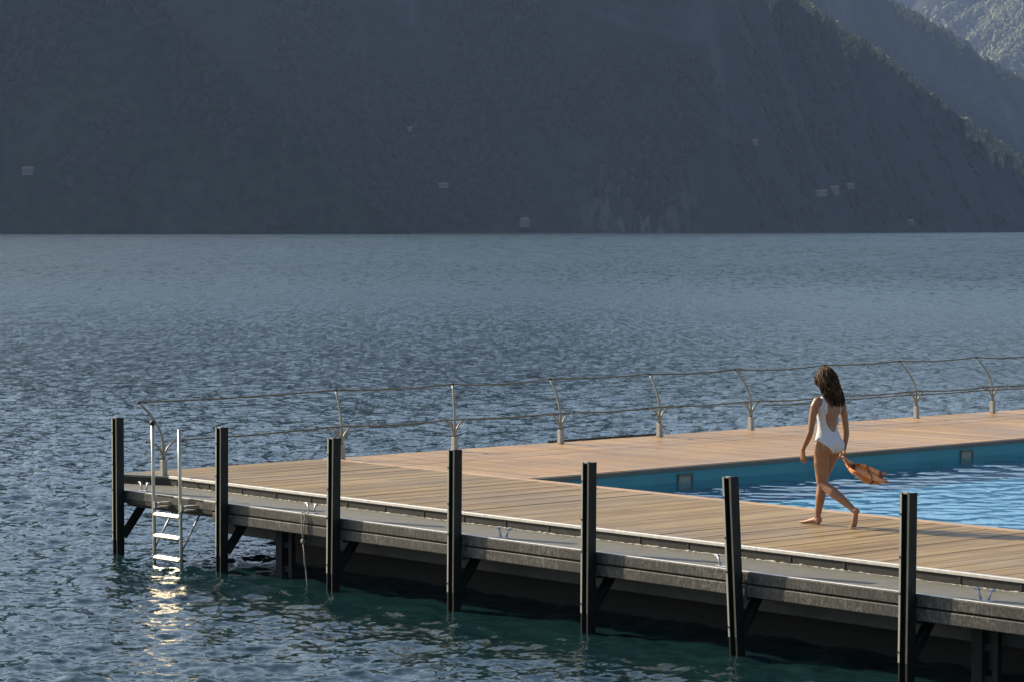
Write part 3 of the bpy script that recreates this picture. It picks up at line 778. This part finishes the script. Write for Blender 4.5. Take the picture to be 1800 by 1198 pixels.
m.rings([oval(z, f, rf, rl, twist=TW*max(0,(z-.95)/.4) + .06*max(0,(.95-z)/.15)) for z, f, rf, rl in tor])
for s in (-1,1):
    m.ell((-.062, s*.072, .835), (.072,.082,.088)); m.ell((.075, s*.066, 1.195), (.058,.064,.062)); m.ell((-.062, s*.075, 1.235), (.030,.050,.075))
    m.ell((-.004 + .02*s, s*.148, 1.300), (.050,.052,.052))
m.tube([(-.012,0,1.34),(.0,.002,1.40),(.022,.006,1.46)], [.052,.047,.048], 16)
# head, turned slightly to her left and bowed
HC = Vector((.042,.012,1.545)); hr = Matrix.Rotation(.02,3,'Z') @ Matrix.Rotation(.22,3,'Y')
def hp(x,y,z): return HC + hr @ Vector((x,y,z))
m.ell(hp(-.008,0,.018), (.094,.074,.088), 18, 14, hr); m.ell(hp(.030,0,-.045), (.058,.055,.070), 16, 12, hr); m.ell(hp(.062,0,-.088), (.024,.026,.022), 10, 8, hr)
m.ell(hp(.052,0,-.01), (.045,.058,.055), 14, 10, hr)
m.tube([hp(.090,0,.010), hp(.103,0,-.018), hp(.110,0,-.036), hp(.092,0,-.044)], [.008,.010,.012,.008], 10)
m.ell(hp(.084,0,-.062), (.012,.021,.006), 10, 6, hr); m.ell(hp(.083,0,-.072), (.011,.018,.006), 10, 6, hr)
for s in (-1,1): m.ell(hp(-.008,s*.074,-.015), (.017,.008,.029), 10, 8, hr)
def limb(pts, rad, n=16): m.tube(pts, rad, n)
# left (rear) leg : thigh nearly upright, shin trailing, heel lifted
limb([(-.004,.082,.86),(.004,.084,.78),(.018,.080,.66),(.024,.074,.54),(.026,.070,.455),(.006,.066,.41)], [.088,.090,.079,.064,.054,.052])
limb([(.024,.070,.45),(-.036,.064,.412),(-.124,.054,.360),(-.224,.034,.295),(-.322,.016,.225),(-.380,.006,.182)], [.052,.051,.055,.046,.034,.031])
limb([(-.375,.006,.195),(-.397,.004,.185),(-.425,.002,.172)], [.032,.034,.024])             # heel
limb([(-.390,.005,.175),(-.383,.004,.120),(-.375,.003,.068),(-.367,.002,.034)], [(.030,.026),(.027,.032),(.022,.038),(.018,.042)])
for k, (dy, L, r_) in enumerate(((-.030,.062,.0125),(-.011,.058,.0095),(.005,.053,.009),(.019,.047,.0085),(.031,.040,.008))):
    p = Vector((-.367, .002+dy, .026)); limb([p, p+Vector((L*.55,0,-.010)), p+Vector((L,0,-.013))], [r_*1.15, r_, r_*.8], 8)
# right (front) leg : planted
limb([(-.004,-.082,.86),(.020,-.078,.77),(.060,-.062,.65),(.092,-.040,.53),(.104,-.028,.455),(.106,-.024,.42)], [.088,.089,.077,.063,.053,.050])
limb([(.106,-.026,.46),(.104,-.020,.395),(.108,-.012,.31),(.126,-.006,.20),(.140,-.002,.105),(.143,-.001,.072)], [.051,.050,.054,.043,.032,.031])
limb([(.112,-.001,.030),(.118,-.001,.050),(.140,-.001,.062)], [.026,.031,.034])
limb([(.112,-.001,.028),(.165,.0,.044),(.225,.002,.034),(.285,.004,.022),(.312,.004,.018)], [(.026,.027),(.036,.029),(.028,.036),(.020,.043),(.016,.043)])
for k, (dy, L, r_) in enumerate(((.031,.052,.0125),(.012,.052,.0095),(-.004,.046,.009),(-.018,.038,.0085),(-.030,.029,.008))):
    p = Vector((.312, .004+dy, .0135)); limb([p, p+Vector((L*.55,0,.002)), p+Vector((L,0,-.003))], [r_*1.15, r_, r_*.8], 8)
# arms
limb([(.016,.150,1.305),(.030,.178,1.25),(.040,.192,1.16),(.046,.205,1.06),(.052,.212,.985)], [.046,.045,.041,.036,.032])
limb([(.050,.212,1.00),(.066,.218,.95),(.100,.222,.885),(.140,.222,.815),(.152,.221,.79)], [.033,.035,.031,.023,.021])
limb([(-.022,-.150,1.305),(-.030,-.180,1.25),(-.034,-.205,1.16),(-.034,-.228,1.06),(-.030,-.242,.985)], [.046,.045,.041,.036,.032])
limb([(-.031,-.240,1.00),(-.028,-.248,.95),(-.018,-.250,.885),(-.010,-.246,.815),(-.008,-.245,.79)], [.033,.035,.031,.023,.021])
def hand(wrist, down, front, palm, curls, thumb):
    """wrist point, directions: along the hand, towards the index side, towards the palm side"""
    dn, fr, pl = Vector(down).normalized(), Vector(front).normalized(), Vector(palm).normalized(); w_ = Vector(wrist)
    P = lambda d, f, p: w_ + dn*d + fr*f + pl*p
    m.tube([P(-.01,0,0),P(.02,0,.002),P(.055,.0,.004),P(.088,0,.006)], [(.017,.024),(.014,.034),(.013,.039),(.010,.038)], 14, up=tuple(pl))
    for k, (f0, L, r_) in enumerate(((.029,.070,.0085),(.010,.078,.0088),(-.009,.073,.0084),(-.027,.058,.0075))):
        c = curls[k]; p = P(.080, f0, .005); pts = [p]; an = c[0]; rads = [r_*1.08]
        for j, (fr_, cc) in enumerate(zip((.46,.30,.24), c)):
            if j: an += cc
            p = p + (dn*math.cos(an) + pl*math.sin(an) + fr*(.04*(1.5-k)))*(L*fr_); pts.append(p); rads.append(r_*(1-.13*(j+1)))
        m.tube(pts, rads, 8)
    q = P(.020,.028,.006); pts = [q]
    for (d, f, p) in thumb: pts.append(P(d,f,p))
    m.tube(pts, [.013,.0115,.010,.008][:len(pts)], 8)
hand((.153,.221,.785), (.06,-.04,-1), (1,0,.06), (0,-1,.04), [(.25,.35,.25),(.35,.45,.3),(.42,.5,.35),(.5,.55,.4)], [(.045,.042,.014),(.068,.046,.022),(.088,.040,.030)])
hand((-.008,-.245,.785), (-.05,.02,-1), (.85,-.5,0), (.5,.85,.02), [(.75,1.1,.8),(.8,1.15,.85),(.85,1.15,.85),(.9,1.2,.85)], [(.040,.036,.020),(.060,.030,.036),(.078,.012,.042)])
tmp = bpy.data.objects.new('body_parts', m.mesh('body_parts')); COL.objects.link(tmp)
md = tmp.modifiers.new('r', 'REMESH'); md.mode = 'VOXEL'; md.voxel_size = .0045; md.use_smooth_shade = True
md = tmp.modifiers.new('s', 'SMOOTH'); md.factor = .5; md.iterations = 5
dg = bpy.context.evaluated_depsgraph_get(); dg.update()
bm_ = bpy.data.meshes.new_from_object(tmp.evaluated_get(dg)); bpy.data.objects.remove(tmp)
body = bpy.data.objects.new('body', bm_); COL.objects.link(body); body.parent = wo
bm_.materials.clear(); bm_.materials.append(M['skin']); bm_.polygons.foreach_set('use_smooth', [True]*len(bm_.polygons))

# swimsuit : a shell grown from the body's own surface
nv = len(bm_.vertices); co_ = np.empty(nv*3, np.float32); bm_.vertices.foreach_get('co', co_); co_ = co_.reshape(-1,3)
no_ = np.empty(nv*3, np.float32); bm_.vertices.foreach_get('normal', no_); no_ = no_.reshape(-1,3)
def suit_field(p):
    """positive inside the suit"""
    f, l, z = p[:,0], p[:,1], p[:,2]
    tw = TW*np.clip((z-.95)/.4, 0, None); fr = f*np.cos(tw) + l*np.sin(tw); lr = -f*np.sin(tw) + l*np.cos(tw)
    al = np.abs(lr); back = fr < .0
    arm = np.interp(z, [.7,.83,.87,.95,1.04,1.15,1.24,1.30,1.34,1.36], [.19,.182,.186,.162,.140,.154,.156,.132,.114,.106])
    fld = arm - al
    leg_b = np.interp(al, [0,.015,.03,.05,.09,.13,.165,.20], [.752,.754,.759,.770,.796,.838,.888,.93])
    leg_f = np.interp(al, [0,.03,.08,.13,.17,.20], [.72,.775,.825,.875,.912,.95])
    wgt = np.clip((fr+.03)/.06, 0, 1); leg = leg_b*(1-wgt)+leg_f*wgt
    fld = np.minimum(fld, (z-leg)*.8)
    U = np.interp(z, [.965,.98,.99,1.01,1.05,1.10,1.16,1.22,1.30,1.36], [-.02,.0,.026,.046,.068,.084,.094,.098,.094,.088])
    V_ = np.interp(z, [1.14,1.16,1.22,1.30,1.36], [-.02,.0,.045,.078,.084])
    neck = np.where(back, U, V_); fld = np.minimum(fld, np.where(z > .96, al-neck, 9))
    strap = np.interp(z, [1.20,1.26,1.34,1.37], [.17,.135,.112,.108]); fld = np.minimum(fld, strap-al)
    return np.minimum(fld, 1.385-z)
fld = suit_field(co_)
# slice : clip each face against the field so that the hems are clean
polys = np.array([p.vertices[:] for p in bm_.polygons if len(p.vertices) == 4], np.int32)
OFF = .0035; sv = {}; SV = []; SF = []
def vid(key, p):
    if key not in sv: sv[key] = len(SV); SV.append(p)
    return sv[key]
cand = polys[(fld[polys] > 0).any(1)]
for q in cand:
    ring = []
    for k in range(4):
        a_, b_ = int(q[k]), int(q[(k+1)%4]); fa, fb = fld[a_], fld[b_]
        if fa > 0: ring.append(vid(a_, co_[a_] + no_[a_]*OFF))
        if (fa > 0) != (fb > 0):
            tt_ = fa/(fa-fb); kk = (min(a_,b_), max(a_,b_)); pp = co_[a_]*(1-tt_)+co_[b_]*tt_; nn = no_[a_]*(1-tt_)+no_[b_]*tt_
            ring.append(vid(kk, pp + nn*OFF))
    if len(ring) >= 3: SF.append(tuple(ring))
me = bpy.data.meshes.new('swimsuit'); me.from_pydata([tuple(map(float,p)) for p in SV], [], SF); me.update()
me.polygons.foreach_set('use_smooth', [True]*len(me.polygons)); me.materials.append(M['suit'])
su = bpy.data.objects.new('swimsuit', me); COL.objects.link(su); su.parent = wo
md = su.modifiers.new('t', 'SOLIDIFY'); md.thickness = .003; md.offset = -1

# hair : a cap and many wavy locks falling to the middle of the back
m = MB(); hg = random.Random(4)
m.ell(hp(-.020,0,.018), (.094,.079,.090), 20, 14, hr, .3)
m.ell(hp(-.060,-.01,-.045), (.046,.066,.080), 16, 12, hr, .2)
m.tube([hp(-.05,-.01,-.03), (-.050,-.012,1.43), (-.080,-.022,1.35), (-.090,-.030,1.29), (-.086,-.034,1.262)], [(.04,.060),(.036,.070),(.026,.072),(.018,.062),(.008,.035)], 16, up=(1,0,0), tone=.1)
for i in range(460):
    an = hg.uniform(-2.35,2.35); rr_ = hg.random()**.6
    # root on the scalp, measured from the back of the head
    el = hg.uniform(.25,1.45)
    root = Vector((-math.cos(an)*math.cos(el)*.100-.018, math.sin(an)*math.cos(el)*.083, math.sin(el)*.096+.020))
    top = hp(*root); side = math.sin(an)
    drop_l = -.020 + side*.100 + hg.uniform(-.03,.03)
    front = abs(an) > 1.5
    zend = hg.uniform(1.24,1.34) if not front else hg.uniform(1.30,1.42)
    if an > .9: zend = hg.uniform(1.32,1.44)
    rv = hg.uniform(.98,1.16); midp = hp(-math.cos(an)*.110*rv-.02, math.sin(an)*.096*rv, -.035)
    neckp = Vector((-.074 + .03*abs(side) + (.05 if front else 0) + hg.uniform(-.012,.008), drop_l*1.0, 1.42))
    endp = Vector((-.108 + .05*abs(side)**2 + (.04 if front else 0) + hg.uniform(-.018,.012), drop_l*1.08 - .012, zend))
    if neckp.z < endp.z: neckp.z = (midp.z+endp.z)/2
    ctrl = [top, midp, neckp, neckp.lerp(endp,.5) + Vector((-.012,0,0)), endp]
    pts = []; ph = hg.uniform(0,6.3); amp = hg.uniform(.014,.042); fq = hg.uniform(2.2,4.2)
    for k in range(15):
        t_ = k/14*4; j = min(int(t_),3); u_ = t_-j
        p0, p1, p2, p3 = ctrl[max(j-1,0)], ctrl[j], ctrl[j+1], ctrl[min(j+2,4)]
        q = .5*((2*p1)+(p2-p0)*u_+(2*p0-5*p1+4*p2-p3)*u_**2+(3*p1-p0-3*p2+p3)*u_**3)
        s_ = k/14*amp
        q = q + Vector((math.sin(ph+fq*t_)*s_, math.cos(ph+fq*t_*1.1)*s_, 0)); pts.append(q)
    r0 = hg.uniform(.005,.0095)
    m.tube(pts, [r0*.6]+[r0*(1-.75*(k/14)**2) for k in range(1,15)], 5, tone=hg.random())
hb = m.build('hair', M['hair'], wo, smooth=True)
m = MB()
for s in (-1,1):
    m.ell(hp(.092,s*.032,.012), (.008,.028,.023), 12, 8, hr); m.tube([hp(.088,s*.058,.016), hp(.04,s*.080,.014), hp(-.012,s*.082,.006)], .0035, 6)
m.tube([hp(.097,-.008,.016), hp(.097,.008,.016)], .003, 6)
m.build('sunglasses', M['lens'], wo)

# ------------------------------------------------------------------ scarf blowing back from her right hand
t = NT('scarf_print'); p = t.coord((1,1,1))
wv = t.n('ShaderNodeTexWave'); wv.inputs['Scale'].default_value = 1.6; wv.inputs['Distortion'].default_value = 14; wv.inputs['Detail'].default_value = 2; wv.inputs['Detail Scale'].default_value = 1.6; t.l(p, wv.inputs['Vector'])
n2 = t.noise(p, 6, 2)
col = t.ramp(wv.outputs['Fac'], [(.0,(.06,.035,.035)),(.05,(.40,.15,.06)),(.20,(.66,.29,.13)),(.7,(.72,.38,.21)),(.92,(.72,.29,.07))])
col = t.mix(t.ramp(n2, [(.66,0),(.71,.85)]), col, (.05,.045,.08))
t.fin(col, .75); M['scarf'] = t.m
def wp(f, l, z): return BASE + FW*f + LF*l + Vector((0,0,z))
hold = Vector((.000,-.196,.700))
axis = [Vector((.015,-.225,.750)), Vector((-.012,-.222,.705)), Vector((-.07,-.205,.662)), Vector((-.18,-.20,.605)), Vector((-.33,-.21,.562)), Vector((-.50,-.235,.512)), Vector((-.625,-.255,.485))]
def cat(pts, t_):
    n_ = len(pts)-1; x = min(t_*n_, n_-1e-6); j = int(x); u_ = x-j
    p0,p1,p2,p3 = pts[max(j-1,0)],pts[j],pts[j+1],pts[min(j+2,n_)]
    return .5*((2*p1)+(p2-p0)*u_+(2*p0-5*p1+4*p2-p3)*u_**2+(3*p1-p0-3*p2+p3)*u_**3)
ns, nw = 60, 44; V = []; 
for i in range(ns):
    s_ = i/(ns-1)
    hw = np.interp(s_, [0,.12,.2,.35,.6,.8,.93,1.0], [.022,.016,.040,.058,.078,.092,.082,.050])
    tg = (cat(axis, min(1,s_+.02)) - cat(axis, max(0,s_-.02))).normalized()
    up = (Vector((.15,.25,1)) - tg*tg.dot(Vector((.15,.25,1)))).normalized(); sd_ = tg.cross(up)
    for j in range(nw):
        q = j/(nw-1)*2-1; c = cat(axis, min(1, s_*(.93+.07*math.cos(q*4.2+.6))))
        fold = math.sin(q*6.3 + s_*3.2)*.026*min(1,.5+hw*8) + .014*math.sin(q*13+s_*7+1)*hw*9
        tw = .5*math.sin(s_*4.4+.4)
        x = q*hw + .012*math.sin(s_*17+q*3)*s_; y = fold*(.35+.8*s_)
        edge_ = .02*s_*math.cos(q*1.4)*(1 if s_ > .9 else 0)
        V.append(c + tg*edge_ + up*(x*math.cos(tw)-y*math.sin(tw)) + sd_*(x*math.sin(tw)+y*math.cos(tw)))
I = np.arange(ns*nw).reshape(ns,nw); Fs = np.stack([I[:-1,:-1].ravel(),I[:-1,1:].ravel(),I[1:,1:].ravel(),I[1:,:-1].ravel()],1)
sc_ = np_mesh('scarf', [tuple(v) for v in V], Fs, M['scarf']); sc_.matrix_world = wo.matrix_world.copy()
md = sc_.modifiers.new('t','SOLIDIFY'); md.thickness = .003
tag(sc_, "orange patterned scarf trailing from the walking woman's right hand", 'scarf')
